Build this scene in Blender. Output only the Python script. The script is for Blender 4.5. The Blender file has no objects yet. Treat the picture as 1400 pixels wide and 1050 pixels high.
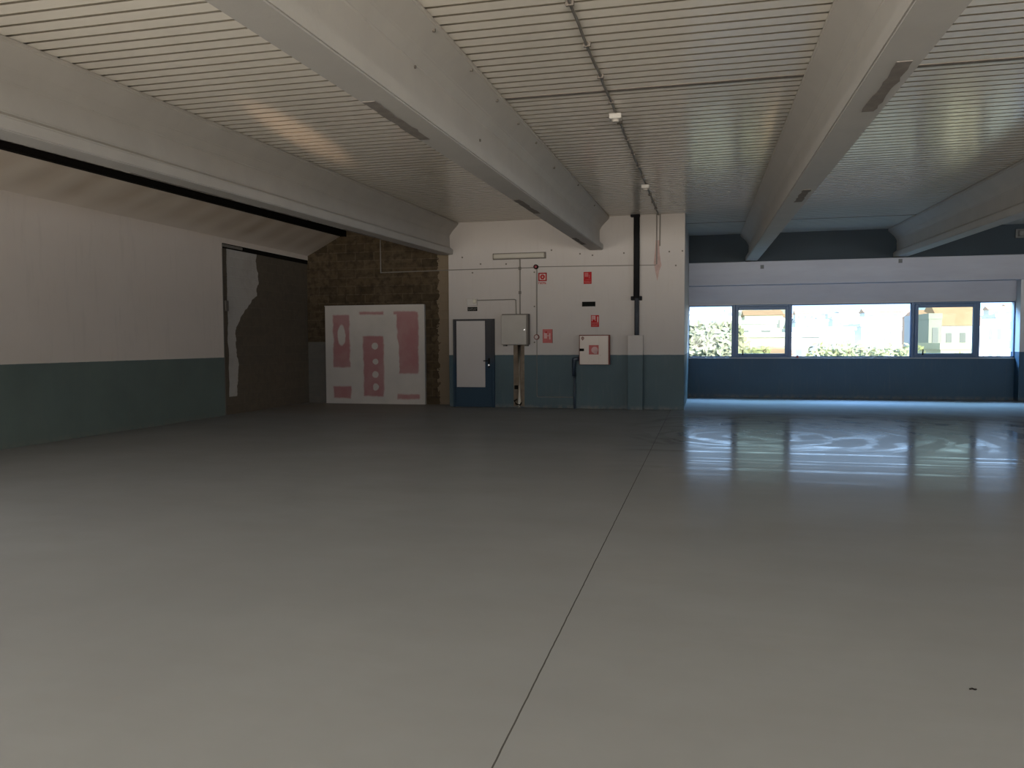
import bpy, bmesh, math, random
from mathutils import Vector, Matrix

random.seed(7)
R = math.radians
scene = bpy.context.scene
COL = scene.collection

# ------------------------------------------------------------------ camera
EYE = Vector((0.0, 0.0, 1.5))
FPX = 1080.5
RT = Vector((0.97172186, 0.23608579, -0.00448644))
UP = Vector((-0.0078677, 0.05136095, 0.99864916))
FW = Vector((-0.23599731, 0.97037392, -0.05176601))
cam_data = bpy.data.cameras.new('camera')
cam = bpy.data.objects.new('camera', cam_data)
COL.objects.link(cam)
cam_data.sensor_width = 36.0
cam_data.lens = FPX / 1400 * 36.0
cam_data.clip_end = 3000
rot = Matrix((RT, UP, -FW)).transposed()
cam.matrix_world = Matrix.Translation(EYE) @ rot.to_4x4()
scene.camera = cam

# ------------------------------------------------------------------ light
scene.view_settings.view_transform = 'Standard'
scene.view_settings.look = 'None'
scene.view_settings.gamma = 1.0
scene.view_settings.exposure = 0.0
scene.view_settings.use_curve_mapping = False

world = bpy.data.worlds.new('sky')
scene.world = world
world.use_nodes = True
bg = world.node_tree.nodes['Background']
bg.inputs['Color'].default_value = (0.45, 0.68, 1.0, 1)
bg.inputs['Strength'].default_value = 2.4

sun_d = bpy.data.lights.new('sun', 'SUN')
sun_d.energy = 10.0
sun_d.angle = R(0.6)
sun_d.color = (1.0, 0.96, 0.9)
sun = bpy.data.objects.new('sun', sun_d)
COL.objects.link(sun)
sun.rotation_euler = Vector((-0.22, 0.76, -0.37)).to_track_quat('-Z', 'Y').to_euler()

# area fill lamps added in unseen windows of the wall behind the camera
REAR = -7.0
REAR_WINDOWS = [(-8.6, -4.4), (-3.4, 0.8), (1.8, 6.0), (7.0, 11.6)]
REAR_Z = (0.95, 3.0)
for i, (xa, xb) in enumerate(REAR_WINDOWS):
    ld = bpy.data.lights.new('window_fill_lamp', 'AREA')
    ld.shape = 'RECTANGLE'
    ld.size = xb - xa - 0.1
    ld.size_y = REAR_Z[1] - REAR_Z[0] - 0.1
    ld.energy = 38.0
    ld.spread = R(95)
    ld.color = (1.0, 0.96, 0.90)
    lo = bpy.data.objects.new('window_fill_lamp', ld)
    COL.objects.link(lo)
    lo.location = ((xa + xb) / 2, REAR - 0.05, (REAR_Z[0] + REAR_Z[1]) / 2)
    lo.rotation_euler = (R(90), 0, 0)
# uplights added outside those windows to brighten the roof deck
for i, (xa, xb) in enumerate(REAR_WINDOWS):
    ld = bpy.data.lights.new('ceiling_uplight', 'AREA')
    ld.shape = 'RECTANGLE'
    ld.size = xb - xa - 0.1
    ld.size_y = 1.4
    ld.energy = 1880.0
    ld.spread = R(110)
    ld.color = (1.0, 0.90, 0.76)
    lo = bpy.data.objects.new('ceiling_uplight', ld)
    COL.objects.link(lo)
    lo.location = ((xa + xb) / 2, REAR - 0.35, 1.5)
    lo.rotation_euler = (R(143), 0, 0)
# more area fill lamps, at windows added to the two unseen side walls
ADDED_SIDE_WINDOWS = [(-5.0, -0.4), (0.8, 5.4), (6.6, 11.2)]
ADDED_LEFT_WINDOWS = [(-5.6, -1.6), (-0.6, 3.4)]
for x, spans, watts, ry in ((12.65, ADDED_SIDE_WINDOWS, 92.0, 90), (-9.86, ADDED_LEFT_WINDOWS, 135.0, -90)):
    for ya, yb in spans:
        ld = bpy.data.lights.new('window_fill_lamp', 'AREA')
        ld.shape = 'RECTANGLE'
        ld.size = REAR_Z[1] - REAR_Z[0] - 0.1
        ld.size_y = yb - ya - 0.1
        ld.energy = watts
        ld.color = (1.0, 0.93, 0.83)
        lo = bpy.data.objects.new('window_fill_lamp', ld)
        COL.objects.link(lo)
        lo.location = (x, (ya + yb) / 2, (REAR_Z[0] + REAR_Z[1]) / 2)
        lo.rotation_euler = (0, R(ry), 0)
# blue area lamp added outside the strip window to brighten the far floor
ld = bpy.data.lights.new('added_blue_fill', 'AREA')
ld.shape = 'RECTANGLE'
ld.size = 14.0
ld.size_y = 3.4
ld.energy = 8500.0
ld.color = (0.30, 0.58, 1.0)
lo = bpy.data.objects.new('added_blue_fill', ld)
COL.objects.link(lo)
lo.location = (3.6, 28.0, 6.6)
lo.rotation_euler = (R(-66), 0, 0)
# warm spot lamp added behind a rear window for the glow on the deck
sd = bpy.data.lights.new('deck_glow_spot', 'SPOT')
sd.energy = 17000.0
sd.color = (1.0, 0.66, 0.42)
sd.spot_size = R(2.3)
sd.spot_blend = 1.0
sd.shadow_soft_size = 0.05
so = bpy.data.objects.new('deck_glow_spot', sd)
COL.objects.link(so)
so.location = (-2.9, -7.6, 1.0)
so.rotation_euler = (Vector((-4.98, 9.3, 4.14)) - so.location).to_track_quat('-Z', 'Y').to_euler()

scene.cycles.sample_clamp_indirect = 2.5
scene.cycles.caustics_reflective = False
scene.cycles.caustics_refractive = False

# ------------------------------------------------------------------ dimensions
D1, D2, D3 = 17.841, 22.41, 18.42       # door wall, window wall, block wall
XL, XR = -9.806, 12.6
ZB = 1.224                              # top of the painted dado
SL = 0.0215                             # fall of the roof
def zc(y): return 4.317 + SL * (y - D1)  # underside of the roof deck
RETURN_X = -0.426

# ------------------------------------------------------------------ helpers
class MB:
    """collects shapes, then links them as one mesh object"""
    def __init__(self): self.bm = bmesh.new()
    def box(self, x0, x1, y0, y1, z0, z1, bev=0.0):
        t = bmesh.new()
        v = [t.verts.new(p) for p in ((x0, y0, z0), (x1, y0, z0), (x1, y1, z0), (x0, y1, z0),
                                      (x0, y0, z1), (x1, y0, z1), (x1, y1, z1), (x0, y1, z1))]
        for f in ((3, 2, 1, 0), (4, 5, 6, 7), (0, 1, 5, 4), (1, 2, 6, 5), (2, 3, 7, 6), (3, 0, 4, 7)):
            t.faces.new([v[i] for i in f])
        if bev > 0:
            bmesh.ops.bevel(t, geom=list(t.edges), offset=bev, segments=2, affect='EDGES', profile=0.5)
        self.merge(t)
        return self
    def merge(self, t):
        m = bpy.data.meshes.new('t')
        t.to_mesh(m); t.free()
        self.bm.from_mesh(m)
        bpy.data.meshes.remove(m)
    def cyl(self, a, b, r, n=12, r2=None):
        a, b = Vector(a), Vector(b)
        t = bmesh.new()
        d = b - a
        bmesh.ops.create_cone(t, cap_ends=True, segments=n, radius1=r, radius2=r if r2 is None else r2, depth=d.length)
        q = d.to_track_quat('Z', 'Y').to_matrix().to_4x4()
        bmesh.ops.transform(t, matrix=Matrix.Translation((a + b) / 2) @ q, verts=t.verts)
        self.merge(t)
        return self
    def path(self, pts, r, n=10):
        pts = [Vector(p) for p in pts]
        rings = []
        for i, p in enumerate(pts):
            d = ((pts[i] - pts[i - 1]).normalized() if i else Vector()) + ((pts[i + 1] - pts[i]).normalized() if i < len(pts) - 1 else Vector())
            d.normalize()
            q = d.to_track_quat('Z', 'Y')
            k = 1.0
            if 0 < i < len(pts) - 1:
                k = 1.0 / max(0.4, math.cos((pts[i] - pts[i - 1]).angle(pts[i + 1] - pts[i]) / 2))
            rings.append([self.bm.verts.new(p + q @ Vector((math.cos(t) * r * k, math.sin(t) * r * k, 0)))
                          for t in [2 * math.pi * j / n for j in range(n)]])
        for a, b in zip(rings, rings[1:]):
            for j in range(n):
                self.bm.faces.new((a[j], a[(j + 1) % n], b[(j + 1) % n], b[j]))
        self.bm.faces.new(rings[0][::-1]); self.bm.faces.new(rings[-1])
        return self
    def prism(self, poly, y0, y1, plane='XZ'):
        """extrude a polygon (x,z) along Y, or (y,z) along X"""
        def P(a, b, c): return (a, c, b) if plane == 'XZ' else (c, a, b)
        A = [self.bm.verts.new(P(a, b, y0)) for a, b in poly]
        B = [self.bm.verts.new(P(a, b, y1)) for a, b in poly]
        n = len(poly)
        self.bm.faces.new(A); self.bm.faces.new(B[::-1])
        for i in range(n):
            self.bm.faces.new((A[i], B[i], B[(i + 1) % n], A[(i + 1) % n]))
        return self
    def quad(self, *p):
        self.bm.faces.new([self.bm.verts.new(q) for q in p]); return self
    def build(self, name, mat, parent=None, smooth=False, origin=None, recalc=True):
        if recalc: bmesh.ops.recalc_face_normals(self.bm, faces=list(self.bm.faces))
        if parent is None and origin is None:
            xs = [v.co for v in self.bm.verts]
            origin = Vector((sum(v.x for v in xs) / len(xs), sum(v.y for v in xs) / len(xs), min(v.z for v in xs)))
        if origin is None: origin = parent.location
        origin = Vector(origin)
        bmesh.ops.translate(self.bm, vec=-origin, verts=self.bm.verts)
        me = bpy.data.meshes.new(name)
        self.bm.to_mesh(me); self.bm.free()
        o = bpy.data.objects.new(name, me)
        COL.objects.link(o)
        me.materials.append(mat)
        if parent is None: o.location = origin
        else: o.parent = parent
        if smooth:
            for p in me.polygons: p.use_smooth = True
        return o

def sub(o_mb, name, mat, part, root, smooth=False):
    """a sub-part: child of a part whose own origin is the thing's base"""
    o = o_mb.build(name, mat, None, smooth, origin=root.location)
    o.location = (0, 0, 0)
    o.parent = part
    return o

def tag(o, label, cat, group=None):
    o['label'] = label; o['category'] = cat
    if group: o['group'] = group
    return o
def thing(name, loc, label, cat, group=None):
    o = bpy.data.objects.new(name, None)
    o.empty_display_size = 0.1
    COL.objects.link(o); o.location = loc
    bpy.context.view_layer.update()
    return tag(o, label, cat, group)
def struct(o):
    o['kind'] = 'structure'; return o
def sempty(name, loc):
    o = bpy.data.objects.new(name, None); COL.objects.link(o); o.location = loc
    o['kind'] = 'structure'; return o

# ------------------------------------------------------------------ materials
def mat(name, col, rough=0.6, spec=0.4, noise=0.0, nscale=3.0, metal=0.0, bump=0.0, bscale=60.0, stretch=(1, 1, 1)):
    m = bpy.data.materials.new(name); m.use_nodes = True
    nt = m.node_tree; b = nt.nodes['Principled BSDF']
    b.inputs['Base Color'].default_value = (*col, 1)
    b.inputs['Roughness'].default_value = rough
    b.inputs['Specular IOR Level'].default_value = spec
    b.inputs['Metallic'].default_value = metal
    if noise > 0 or bump > 0:
        g = nt.nodes.new('ShaderNodeNewGeometry')
        mp = nt.nodes.new('ShaderNodeMapping'); mp.inputs['Scale'].default_value = stretch
        nt.links.new(g.outputs['Position'], mp.inputs['Vector'])
    if noise > 0:
        n = nt.nodes.new('ShaderNodeTexNoise'); n.inputs['Scale'].default_value = nscale
        n.inputs['Detail'].default_value = 6; n.inputs['Roughness'].default_value = 0.6
        nt.links.new(mp.outputs[0], n.inputs['Vector'])
        r = nt.nodes.new('ShaderNodeMapRange')
        r.inputs[1].default_value = 0.25; r.inputs[2].default_value = 0.75
        r.inputs[3].default_value = 1 - noise; r.inputs[4].default_value = 1 + noise * 0.5
        nt.links.new(n.outputs['Fac'], r.inputs[0])
        mx = nt.nodes.new('ShaderNodeMix'); mx.data_type = 'RGBA'; mx.blend_type = 'MULTIPLY'
        mx.inputs[0].default_value = 1
        mx.inputs[6].default_value = (*col, 1)
        nt.links.new(r.outputs[0], mx.inputs[7])
        nt.links.new(mx.outputs[2], b.inputs['Base Color'])
    if bump > 0:
        n2 = nt.nodes.new('ShaderNodeTexNoise'); n2.inputs['Scale'].default_value = bscale
        n2.inputs['Detail'].default_value = 4
        nt.links.new(mp.outputs[0], n2.inputs['Vector'])
        bp = nt.nodes.new('ShaderNodeBump'); bp.inputs['Strength'].default_value = bump
        bp.inputs['Distance'].default_value = 0.01
        nt.links.new(n2.outputs['Fac'], bp.inputs['Height'])
        nt.links.new(bp.outputs[0], b.inputs['Normal'])
    return m

class NT:
    """small node-writing helper"""
    def __init__(s, m): s.m = m; s.nt = m.node_tree
    def n(s, t, **k):
        o = s.nt.nodes.new(t)
        for a, v in k.items(): setattr(o, a, v)
        return o
    def put(s, sock, v):
        if hasattr(v, 'is_output'): s.nt.links.new(v, sock)
        else: sock.default_value = v
    def math(s, op, a, b=0.0, c=None, clamp=False):
        o = s.n('ShaderNodeMath', operation=op); o.use_clamp = clamp
        s.put(o.inputs[0], a); s.put(o.inputs[1], b)
        if c is not None: s.put(o.inputs[2], c)
        return o.outputs[0]
    def rng(s, v, a, b, c=0.0, d=1.0, smooth=False):
        o = s.n('ShaderNodeMapRange')
        if smooth: o.interpolation_type = 'SMOOTHSTEP'
        s.put(o.inputs[0], v)
        for i, q in zip((1, 2, 3, 4), (a, b, c, d)): s.put(o.inputs[i], q)
        return o.outputs[0]
    def mix(s, f, a, b, mode='MIX'):
        o = s.n('ShaderNodeMix', data_type='RGBA', blend_type=mode)
        s.put(o.inputs[0], f)
        for i, q in ((6, a), (7, b)):
            s.put(o.inputs[i], (*q, 1) if isinstance(q, tuple) and len(q) == 3 else q)
        return o.outputs[2]
    def noise(s, vec, scale, detail=4, rough=0.55, dist=0.0):
        o = s.n('ShaderNodeTexNoise')
        o.inputs['Scale'].default_value = scale; o.inputs['Detail'].default_value = detail
        o.inputs['Roughness'].default_value = rough; o.inputs['Distortion'].default_value = dist
        s.put(o.inputs['Vector'], vec)
        return o.outputs['Fac']
    def mapping(s, vec, loc=(0, 0, 0), rot=(0, 0, 0), sc=(1, 1, 1)):
        o = s.n('ShaderNodeMapping')
        o.inputs['Location'].default_value = loc; o.inputs['Rotation'].default_value = rot
        o.inputs['Scale'].default_value = sc
        s.put(o.inputs['Vector'], vec)
        return o.outputs[0]

def new_mat(name, rough=0.6, spec=0.4):
    m = bpy.data.materials.new(name); m.use_nodes = True
    b = m.node_tree.nodes['Principled BSDF']
    b.inputs['Roughness'].default_value = rough
    b.inputs['Specular IOR Level'].default_value = spec
    k = NT(m)
    pos = k.n('ShaderNodeNewGeometry').outputs['Position']
    xyz = k.n('ShaderNodeSeparateXYZ'); k.put(xyz.inputs[0], pos)
    return m, k, b, pos, xyz.outputs

WHITE = (0.52, 0.49, 0.455)
BAND = (0.07, 0.105, 0.122)
def two_tone(name, white=WHITE, band=BAND, zs=ZB):
    m, k, b, pos, xyz = new_mat(name, 0.55, 0.3)
    n = k.noise(pos, 1.1, 6, 0.6)
    n2 = k.noise(k.mapping(pos, sc=(6, 6, 0.7)), 2.0, 4)
    wob = k.noise(pos, 9.0, 2)
    f = k.math('GREATER_THAN', k.math('ADD', xyz[2], k.math('MULTIPLY', k.math('SUBTRACT', wob, 0.5), 0.008)), zs)
    w = k.mix(k.rng(n, 0.3, 0.75, 0.0, 0.35), white, tuple(c * 0.84 for c in white))
    bb = k.mix(k.rng(n, 0.3, 0.7), band, tuple(c * 0.82 for c in band))
    c = k.mix(f, bb, w)
    c = k.mix(k.rng(n2, 0.55, 0.8, 0.0, 0.12), c, (0.2, 0.17, 0.14))
    dirt = k.math('MULTIPLY', k.rng(xyz[2], 0.0, 0.10, 1.0, 0.0), k.rng(wob, 0.35, 0.6))
    c = k.mix(k.math('MULTIPLY', dirt, 0.6), c, (0.16, 0.15, 0.13))
    k.put(b.inputs['Base Color'], c)
    bp = k.n('ShaderNodeBump'); bp.inputs['Strength'].default_value = 0.15; bp.inputs['Distance'].default_value = 0.01
    k.put(bp.inputs['Height'], k.noise(pos, 40, 4)); k.put(b.inputs['Normal'], bp.outputs[0])
    return m

M = {}
M['wall'] = two_tone('two_tone_wall_paint_darkened', white=(0.375, 0.343, 0.318), band=(0.034, 0.066, 0.080))  # white darkened on this wall to balance its brightness
M['wall_left'] = two_tone('two_tone_wall_paint_lightened', white=(0.61, 0.535, 0.465), band=(0.115, 0.148, 0.132))  # same paint, lightened and tinted in colour for the light on this wall
M['wall_window'] = two_tone('two_tone_wall_paint_window_lit', white=(0.50, 0.50, 0.50), band=(0.028, 0.075, 0.125))  # same paint with the blue window light mixed into its colours
M['concrete_white'] = mat('white_painted_concrete', (0.385, 0.36, 0.325), 0.6, 0.3, 0.08, 2.2, bump=0.12, bscale=30)
M['ring_white'] = mat('white_painted_ring_beam', (0.345, 0.355, 0.40), 0.6, 0.3, 0.10, 2.0, bump=0.15, bscale=25, stretch=(0.4, 1, 2))
M['mortar'] = mat('grey_mortar_patch', (0.19, 0.168, 0.147), 0.9, 0.1, 0.25, 9.0)
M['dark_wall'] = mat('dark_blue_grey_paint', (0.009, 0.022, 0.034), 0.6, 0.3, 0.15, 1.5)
M['black_steel'] = mat('black_steel', (0.008, 0.007, 0.006), 0.9, 0.05)
M['black_pipe'] = mat('black_pipe_plastic', (0.012, 0.012, 0.013), 0.8, 0.1, 0.2, 6)
M['slate_pipe'] = mat('slate_grey_pipe', (0.04, 0.046, 0.056), 0.7, 0.2, 0.2, 6)
M['blue_pipe'] = mat('dark_blue_pipe', (0.028, 0.04, 0.058), 0.45, 0.4)
M['frame'] = mat('blue_aluminium', (0.038, 0.095, 0.19), 0.4, 0.4)
M['frame_grey'] = mat('grey_aluminium', (0.35, 0.36, 0.37), 0.4, 0.5)
M['steel_grey'] = mat('grey_conduit', (0.15, 0.137, 0.12), 0.5, 0.4)
M['dim_housing'] = mat('dull_grey_housing', (0.12, 0.125, 0.125), 0.7, 0.2)
M['conduit_light'] = mat('pale_grey_conduit', (0.42, 0.40, 0.37), 0.5, 0.4)
M['pvc'] = mat('cream_plastic_pipe', (0.52, 0.465, 0.385), 0.45, 0.4, 0.08, 4)
M['cabinet'] = mat('beige_grey_enamel', (0.32, 0.295, 0.262), 0.5, 0.3, 0.08, 3)
M['cabinet_edge'] = mat('brown_grey_rim', (0.12, 0.105, 0.09), 0.6, 0.3)
M['cream'] = mat('cream_plastic', (0.45, 0.42, 0.33), 0.4, 0.3)
M['white_plastic'] = mat('white_plastic', (0.37, 0.345, 0.315), 0.4, 0.4)
M['diffuser'] = mat('lamp_diffuser', (0.33, 0.305, 0.255), 0.4, 0.3, 0.1, 2, stretch=(1, 1, 12))
M['red'] = mat('sign_red', (0.30, 0.008, 0.010), 0.6, 0.15)
M['red_faded'] = mat('faded_sign_red', (0.38, 0.105, 0.10), 0.7, 0.15, 0.15, 12)
M['red_rim'] = mat('dull_red_enamel', (0.15, 0.05, 0.042), 0.7, 0.2)
M['pink_white'] = mat('sign_white', (0.44, 0.27, 0.255), 0.5, 0.3)
M['sign_white'] = mat('sign_clean_white', (0.40, 0.34, 0.32), 0.6, 0.2)
M['bie_white'] = mat('white_enamel_door', (0.52, 0.455, 0.40), 0.5, 0.25)
M['sign_black'] = mat('black_sign', (0.008, 0.009, 0.008), 0.9, 0.05)
M['door_white'] = mat('door_white_panel', (0.40, 0.37, 0.35), 0.6, 0.2, 0.05, 1.5)
M['chrome'] = mat('dull_chrome', (0.5, 0.5, 0.5), 0.25, 0.5, metal=1.0)
M['ply_brown'] = mat('bare_brown_mortar', (0.17, 0.135, 0.10), 0.9, 0.1, 0.4, 7, bump=0.4, bscale=25)
M['soil_red'] = mat('dark_red_plastic', (0.18, 0.02, 0.03), 0.5, 0.3)

# door leaf: blue below, dark grey above
m, k, b, pos, xyz = new_mat('door_paint', 0.7, 0.15)
k.put(b.inputs['Base Color'], k.mix(k.rng(xyz[2], ZB - 0.25, ZB + 0.05), (0.016, 0.034, 0.055), (0.042, 0.042, 0.046)))
M['door_paint'] = m

# roof deck: glossy off-white enamelled steel
m, k, b, pos, xyz = new_mat('enamelled_roof_deck', 0.3, 0.5)
n = k.noise(k.mapping(pos, sc=(0.25, 6.0, 1)), 1.2, 4)
n2 = k.noise(pos, 0.5, 3)
c = k.mix(k.rng(n, 0.3, 0.7), (0.82, 0.765, 0.665), (0.78, 0.725, 0.635))
c = k.mix(k.rng(n2, 0.4, 0.7, 0, 0.3), c, (0.70, 0.65, 0.575))
k.put(b.inputs['Base Color'], c)
k.put(b.inputs['Roughness'], 0.18)
b.inputs['Specular Tint'].default_value = (1.0, 0.85, 0.68, 1)
M['deck'] = m

# sloping side sheet: brownish, corrugation streaks put into the colour, paler towards the bottom
m, k, b, pos, xyz = new_mat('streaked_fibre_cement', 0.8, 0.2)
n = k.noise(k.mapping(pos, sc=(0.4, 1.0, 0.4)), 1.3, 3)
n2 = k.noise(pos, 1.0, 3)
st = k.math('SINE', k.math('ADD', k.math('MULTIPLY', xyz[1], 2 * math.pi / 0.8), k.math('MULTIPLY', n2, 3.0)))
c = k.mix(k.rng(st, -1, 1), (0.56, 0.49, 0.41), (0.47, 0.39, 0.31))
c = k.mix(k.rng(n, 0.35, 0.65, 0, 0.6), c, (0.56, 0.50, 0.43))
c = k.mix(k.rng(xyz[2], 3.70, 3.92, 1.0, 0.0, True), c, (0.62, 0.545, 0.47))
k.put(b.inputs['Base Color'], c)
M['soffit'] = m

# bare concrete block wall
def block_mat(name, axis):
    m, k, b, pos, xyz = new_mat(name, 0.95, 0.1)
    u = xyz[0] if axis == 'X' else xyz[1]
    cb = k.n('ShaderNodeCombineXYZ'); k.put(cb.inputs[0], u); k.put(cb.inputs[1], xyz[2])
    br = k.n('ShaderNodeTexBrick')
    br.inputs['Scale'].default_value = 1.0
    br.inputs['Brick Width'].default_value = 0.5; br.inputs['Row Height'].default_value = 0.21
    br.inputs['Mortar Size'].default_value = 0.012
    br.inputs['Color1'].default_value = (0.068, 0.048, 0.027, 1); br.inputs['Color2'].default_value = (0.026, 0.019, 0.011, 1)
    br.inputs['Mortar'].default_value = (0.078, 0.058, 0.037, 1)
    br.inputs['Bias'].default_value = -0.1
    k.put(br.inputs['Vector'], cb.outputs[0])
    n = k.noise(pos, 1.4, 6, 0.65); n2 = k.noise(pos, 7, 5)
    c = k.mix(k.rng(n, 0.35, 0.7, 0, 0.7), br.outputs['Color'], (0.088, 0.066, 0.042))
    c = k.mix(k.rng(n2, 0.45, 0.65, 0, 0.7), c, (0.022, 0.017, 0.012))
    return m, k, b, pos, xyz, c, n, n2, br
m, k, b, pos, xyz, c, n, n2, br = block_mat('bare_block_wall', 'X')
# bare grey render low on the left and a mortar strip up the right-hand end
low = k.math('MULTIPLY', k.math('LESS_THAN', xyz[2], 1.55), k.math('LESS_THAN', xyz[0], -9.2))
c = k.mix(k.math('MULTIPLY', low, 0.75), c, (0.12, 0.115, 0.105))
edge = k.math('GREATER_THAN', k.math('ADD', xyz[0], k.math('MULTIPLY', k.math('SUBTRACT', n2, 0.5), 0.35)), -6.32)
c = k.mix(k.math('MULTIPLY', edge, 0.85), c, (0.19, 0.15, 0.105))
k.put(b.inputs['Base Color'], c)
bp = k.n('ShaderNodeBump'); bp.inputs['Strength'].default_value = 0.6; bp.inputs['Distance'].default_value = 0.02
k.put(bp.inputs['Height'], k.math('SUBTRACT', n2, br.outputs['Fac'])); k.put(b.inputs['Normal'], bp.outputs[0])
M['block'] = m
# filled-in opening in the left wall: dark blocks with a smear of white plaster on the left
m, k, b, pos, xyz, c, n, n2, br = block_mat('filled_opening_blocks', 'Y')
wob = k.math('MULTIPLY', k.math('SUBTRACT', k.noise(pos, 2.2, 5), 0.5), 0.5)
yy = k.math('ADD', xyz[1], wob)
up_lim = k.rng(xyz[2], 1.9, 2.6, 15.25, 16.1)
near = k.math('LESS_THAN', yy, up_lim)
aft = k.math('GREATER_THAN', k.math('ADD', xyz[1], k.math('MULTIPLY', wob, 0.3)), 14.93)
tall = k.math('MULTIPLY', k.math('GREATER_THAN', xyz[2], 0.38), k.math('LESS_THAN', xyz[2], 3.62))
pl = k.math('MULTIPLY', k.math('MULTIPLY', near, aft), tall)
c = k.mix(0.6, c, (0.14, 0.117, 0.09))
c = k.mix(k.math('MULTIPLY', pl, k.rng(n, 0.2, 0.5, 0.7, 1.0)), c, (0.40, 0.37, 0.33))
k.put(b.inputs['Base Color'], c)
bp = k.n('ShaderNodeBump'); bp.inputs['Strength'].default_value = 0.5; bp.inputs['Distance'].default_value = 0.02
k.put(bp.inputs['Height'], k.math('SUBTRACT', n2, br.outputs['Fac'])); k.put(b.inputs['Normal'], bp.outputs[0])
M['filled'] = m

# polished concrete floor
m, k, b, pos, xyz = new_mat('polished_concrete_floor', 0.3, 0.5)
n1 = k.noise(pos, 0.35, 5, 0.6)
n2 = k.noise(k.mapping(pos, rot=(0, 0, 0.5), sc=(0.5, 1.6, 1)), 0.9, 6, 0.65)
n3 = k.noise(pos, 8, 4)
c = k.mix(k.rng(n1, 0.3, 0.7), (0.212, 0.224, 0.236), (0.256, 0.269, 0.283))
c = k.mix(k.rng(n2, 0.4, 0.75, 0, 0.5), c, (0.21, 0.215, 0.22))
c = k.mix(k.rng(n3, 0.6, 0.8, 0, 0.25), c, (0.25, 0.24, 0.225))
# saw-cut joint
jx = k.math('ABSOLUTE', k.math('SUBTRACT', k.math('ADD', xyz[0], k.math('MULTIPLY', k.math('SUBTRACT', n3, 0.5), 0.006)), -0.717))
c = k.mix(k.math('MULTIPLY', k.math('LESS_THAN', jx, 0.0036), 0.85), c, (0.03, 0.028, 0.025))
# brown dust near the block wall
dust = k.math('MULTIPLY', k.rng(xyz[0], -5.0, -7.0), k.rng(xyz[1], 14.0, 17.5))
c = k.mix(k.math('MULTIPLY', dust, k.rng(n2, 0.3, 0.6, 0.3, 0.8)), c, (0.25, 0.22, 0.185))
k.put(b.inputs['Base Color'], c)
# circular scrubber swirls and streaks in the polish
def rings(cx, cy, freq, sx=1.0, dist=0.6):
    w = k.noise(pos, 0.9, 3)
    dx = k.math('MULTIPLY', k.math('SUBTRACT', xyz[0], cx), sx)
    dy = k.math('SUBTRACT', xyz[1], cy)
    r = k.math('SQRT', k.math('ADD', k.math('MULTIPLY', dx, dx), k.math('MULTIPLY', dy, dy)))
    r = k.math('ADD', r, k.math('MULTIPLY', w, dist))
    cb = k.n('ShaderNodeCombineXYZ'); k.put(cb.inputs[0], r)
    return k.noise(cb.outputs[0], freq, 3, 0.6)
def swirl(cx, cy, freq, sx, wob):
    w = k.noise(pos, 0.55, 3)
    dx = k.math('MULTIPLY', k.math('SUBTRACT', xyz[0], cx), sx)
    dy = k.math('SUBTRACT', xyz[1], cy)
    r_ = k.math('SQRT', k.math('ADD', k.math('MULTIPLY', dx, dx), k.math('MULTIPLY', dy, dy)))
    return k.math('SINE', k.math('ADD', k.math('MULTIPLY', r_, freq), k.math('MULTIPLY', w, wob)))
l1 = k.rng(swirl(1.4, 13.6, 7.5, 1.0, 14.0), 0.25, 0.9, 0, 1, True)
l2 = k.rng(swirl(0.6, 13.0, 13.0, 0.9, 10.0), 0.5, 0.95, 0, 0.8, True)
s3 = k.noise(k.mapping(pos, rot=(0, 0, 0.03), sc=(0.06, 2.6, 1)), 1.5, 4, 0.6)
l3 = k.rng(s3, 0.50, 0.58, 0, 1, True)
sel = k.rng(xyz[1], 11.0, 12.2, 0, 1, True)
sw = k.math('ADD', k.math('MULTIPLY', k.math('MAXIMUM', l1, l2), sel), k.math('MULTIPLY', l3, k.math('SUBTRACT', 1.0, sel)))
sw = k.math('MULTIPLY', sw, k.rng(k.noise(pos, 1.7, 3), 0.35, 0.62, 0.15, 1.0))
zone = k.math('MULTIPLY', k.rng(xyz[0], -1.4, -0.4), k.math('MULTIPLY', k.rng(xyz[1], 8.5, 10.5), k.rng(xyz[1], 19.0, 15.5)))
sw = k.math('MULTIPLY', sw, zone)
k.put(b.inputs['Roughness'], k.math('ADD', k.rng(sw, 0, 1, 0.17, 0.10), k.rng(n1, 0.3, 0.7, -0.01, 0.02)))
# dust dulls the polish; the scrubbed swirls shine through
df = k.n('ShaderNodeBsdfDiffuse'); k.put(df.inputs['Color'], c)
ms = k.n('ShaderNodeMixShader')
k.put(ms.inputs[0], k.math('ADD', k.math('MULTIPLY', zone, 0.28), k.math('ADD', k.math('MULTIPLY', sw, 0.6), 0.14), clamp=True))
k.put(ms.inputs[1], df.outputs[0]); k.put(ms.inputs[2], b.outputs[0])
k.put(m.node_tree.nodes['Material Output'].inputs['Surface'], ms.outputs[0])
bp = k.n('ShaderNodeBump'); bp.inputs['Strength'].default_value = 0.02; bp.inputs['Distance'].default_value = 0.01
k.put(bp.inputs['Height'], k.math('ADD', k.math('MULTIPLY', s3, 0.3), k.math('MULTIPLY', n3, 0.05))); k.put(b.inputs['Normal'], bp.outputs[0])
M['floor'] = m

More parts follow.
